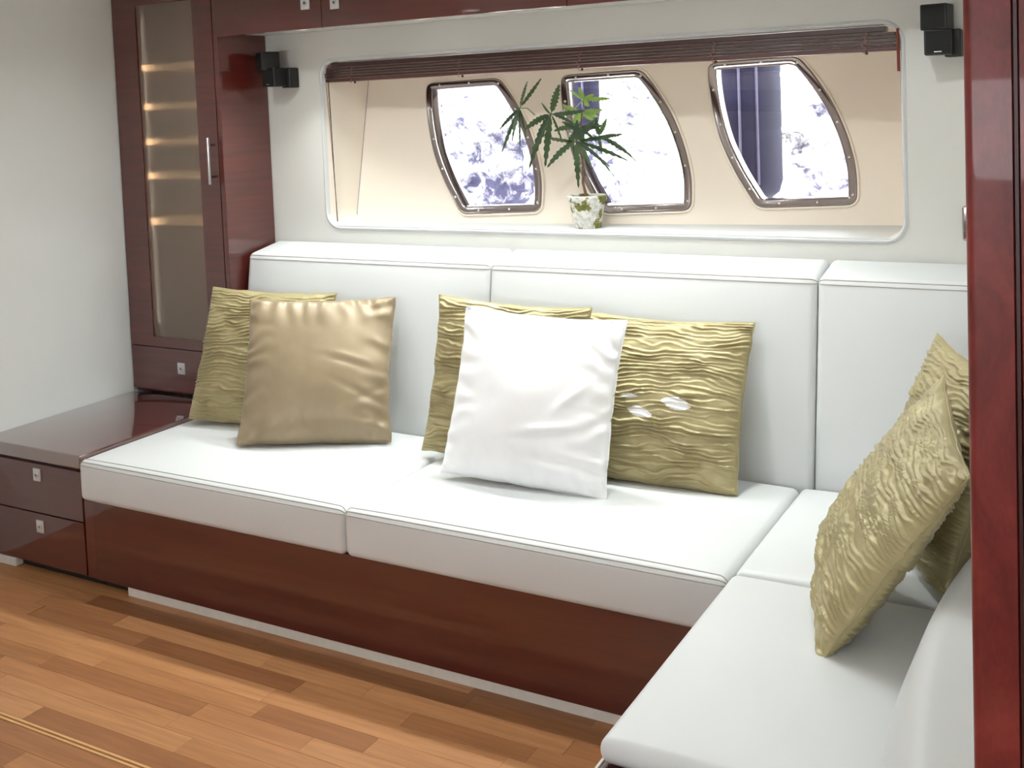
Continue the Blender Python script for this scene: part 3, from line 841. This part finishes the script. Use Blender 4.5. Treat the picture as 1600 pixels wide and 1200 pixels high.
MB().tube(stem, 0.0062, 8, taper=0.35).build('stem', 'stem_bark', pl, smooth=True)
def leaflet(hub, tip, width, droop, mat, parent, teeth=8):
    hub = Vector(hub); tip = Vector(tip); L = (tip-hub).length
    ctrl = (hub+tip)/2 + Vector((0, 0, droop*L))
    side0 = (tip-hub).cross(Vector((0, 0.75, 0.65))).normalized()
    L_, C_, R_ = [], [], []
    n = teeth*2
    for k in range(n+1):
        t = k/n; p = hub*(1-t)**2+ctrl*2*t*(1-t)+tip*t*t
        w = 1.45*width*(math.sin(math.pi*min(1, t*0.93+0.05))**0.8)*(1.0 if k % 2 else 0.62)
        if t < 0.12: w = width*0.16
        if k == n: w = 0.0002
        nrm = (tip-hub).cross(side0).normalized()
        fwd = (tip-hub)*(0.018 if k % 2 else 0)
        L_.append(p+side0*w+nrm*w*0.25+fwd); R_.append(p-side0*w+nrm*w*0.25+fwd); C_.append(p)
    mb = MB()
    mb.loops([L_, C_, R_], close=False)
    return mb.build('leaflet', mat, parent, smooth=True, loc=hub)
CL = [  # hub pixel, depth, attach point on the stem, tips, material, width
 ((900, 221), SY-0.045, (908, 222, SY-0.01), [(855, 262), (904, 294), (962, 279), (983, 252), (973, 209), (849, 214), (929, 187), (902, 187), (955, 262), (925, 262)], 'leaf_dark', 0.0088),
 ((861, 178), SY-0.055, (907, 205, SY-0.01), [(852, 261), (827, 264), (874, 132), (846, 160), (915, 172), (880, 224), (901, 196), (818, 204), (836, 232)], 'leaf_dark', 0.0095),
 ((812, 169), SY-0.05, (836, 180, SY-0.055), [(780, 203), (784, 239), (799, 166), (813, 238), (824, 127), (846, 122), (822, 214), (800, 222)], 'leaf_dark', 0.0052),
 ((912, 156), SY-0.008, (911, 165, SY-0.008), [(890, 141), (905, 136), (954, 154), (928, 147), (899, 168), (921, 166)], 'leaf_young', 0.009),
 ((910, 176), SY+0.01, (909, 185, SY-0.008), [(941, 171), (875, 181), (928, 188), (879, 163), (896, 195), (935, 182)], 'leaf_young', 0.011),
 ((936, 213), SY+0.02, (909, 230, SY-0.01), [(948, 185), (931, 184), (996, 254), (972, 210), (985, 244), (941, 242)], 'leaf_dark', 0.0078),
 ((905, 200), SY-0.03, (907, 205, SY-0.01), [(866, 205), (884, 232), (943, 196), (932, 222), (915, 232), (878, 190)], 'leaf_dark', 0.009),
]
lr = random.Random(5)
for (hp_, dep, att, tips, mat_, wd) in CL:
    hub = P3(hp_[0], hp_[1], dep); a0 = P3(att[0], att[1], att[2])
    mid = (hub+a0)/2 + Vector((0, 0, 0.012))
    lf = MB().tube([a0, mid, hub], 0.0022, 6, taper=0.7).build('leaf', 'petiole', pl, smooth=True, loc=a0)
    for (tx, ty) in tips:
        ty_ = dep + lr.uniform(-0.06, 0.035)
        ty_ = min(ty_, SY+0.05)
        leaflet(hub, P3(tx, ty, ty_), wd*lr.uniform(0.85, 1.1), lr.uniform(0.06, 0.2) if ty > hp_[1] else lr.uniform(-0.04, 0.05), mat_, lf)

# ------------------------------------------------------------------ outside: rocky quay, fenders
nx, nz = 130, 60
rg = np.random.default_rng(4)
U, W = np.meshgrid(np.linspace(-1, 1, nx), np.linspace(-1, 1, nz), indexing='ij')
D = 0.9*(vnoise(rg, (14, 7), U, W)-0.5)+0.45*(vnoise(rg, (34, 16), U, W)-0.5)+0.2*(vnoise(rg, (80, 40), U, W)-0.5)
QX = -4.6+U*5.2; QZ = 1.2+W*2.0
QY = 6.6+D+0.35*(QZ-1.2)
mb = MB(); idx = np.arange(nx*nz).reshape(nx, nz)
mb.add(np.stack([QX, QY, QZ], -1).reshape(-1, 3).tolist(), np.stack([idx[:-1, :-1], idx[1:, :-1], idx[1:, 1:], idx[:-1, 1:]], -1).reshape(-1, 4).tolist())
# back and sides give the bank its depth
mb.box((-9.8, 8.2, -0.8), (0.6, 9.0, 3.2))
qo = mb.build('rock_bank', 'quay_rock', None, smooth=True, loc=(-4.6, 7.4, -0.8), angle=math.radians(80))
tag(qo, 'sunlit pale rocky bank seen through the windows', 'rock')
def fender(xpix0, xpix1, ybot_pix, Y, label, stripes, name='boat_fender', top=2.6):
    a = at(xpix0, 200, 1, Y); b2 = at(xpix1, 200, 1, Y); r = (b2.x-a.x)/2*0.93; cx = (a.x+b2.x)/2
    zb_ = at((xpix0+xpix1)/2, ybot_pix, 1, Y).z
    t = thing(name, (cx, Y, zb_), label, 'fender')
    prof = [(r*0.15, 0.0), (r*0.55, 0.01), (r*0.9, 0.05)]
    z_ = 0.10
    while z_ < top-zb_:
        prof += [(r, z_), (r*1.0, z_+0.20), (r*0.985, z_+0.21), (r*0.985, z_+0.22)]; z_ += 0.23
    MB().lathe(prof, 36, (cx, Y, zb_)).build('fender_body', 'fender_rubber', t, smooth=True)
    for an in stripes:
        x = cx+r*1.005*math.sin(an); y = Y-r*1.005*math.cos(an)
        MB().tube([(x, y, zb_+0.09), (x, y, top)], 0.006, 6).build('stripe', 'fender_stripe', t, smooth=True)
    MB().tube([(cx, Y, top-0.02), (cx, Y, top+0.8)], 0.012, 8).build('rope', 'cord', t, smooth=True)
    return t
fender(1108, 1224, 318, 4.55, 'dark navy fender hanging outside the rightmost window', (0.15, 0.62))
fender(893, 938, 205, 5.2, 'blue grey fender hanging farther off outside the middle window', (0.3,))

# ------------------------------------------------------------------ ceiling lamps and added cabin fill
def downlight(x, y, watts, label, r=0.05, spread=math.radians(150), zc=ZC, tilt=0.0, name='unseen_downlight', group='round ceiling downlights'):
    t = thing(name, (x, y, zc), label, 'lamp', group)
    MB().lathe([(r+0.012, 0.0), (r+0.012, -0.004), (r+0.002, -0.007), (r, -0.002)], 28, (x, y, zc)).build('lamp_ring', 'lamp_ring', t, smooth=True)
    MB().lathe([(r, -0.002), (0.0002, -0.003)], 28, (x, y, zc)).build('diffuser', 'lamp_glow', t)
    ld = bpy.data.lights.new('downlight_bulb', 'AREA'); ld.shape = 'DISK'; ld.size = 2*r; ld.energy = watts
    ld.color = (0.94, 1.0, 0.975); ld.spread = spread
    lo = bpy.data.objects.new('downlight_bulb', ld); COL.objects.link(lo); lo.parent = t; lo.location = (0, 0, -0.010); lo.rotation_euler = (tilt, 0, 0)
for k, x in enumerate((-2.65, -2.12, -1.60, -1.08)):
    downlight(x, 3.145, LAMP_SOFA, ['first', 'second', 'third', 'fourth', 'fifth'][k] + ' small lamp under the overhead cabinet counted from the glass cabinet',
              r=0.03, spread=math.radians(108), zc=OZ, tilt=math.radians(-15), name='cabinet_spotlight', group='small lamps under the overhead cabinet')
for k, x in enumerate((-2.7, -2.0, -1.3, -0.6)):
    downlight(x, 2.64, LAMP_CEIL, ['first', 'second', 'third', 'fourth'][k] + ' ceiling downlight above the seat counted from the glass cabinet')
for k, (x, y) in enumerate(((-3.0, 1.2), (-1.9, 1.2), (-0.8, 0.9), (-2.4, 0.0), (-1.2, -0.3), (0.2, -0.6))):  # unseen lamps added as general interior fill
    downlight(x, y, LAMP_FILL, ['first', 'second', 'third', 'fourth', 'fifth', 'sixth'][k] + ' unseen fill lamp added to the cabin counted from the far left')
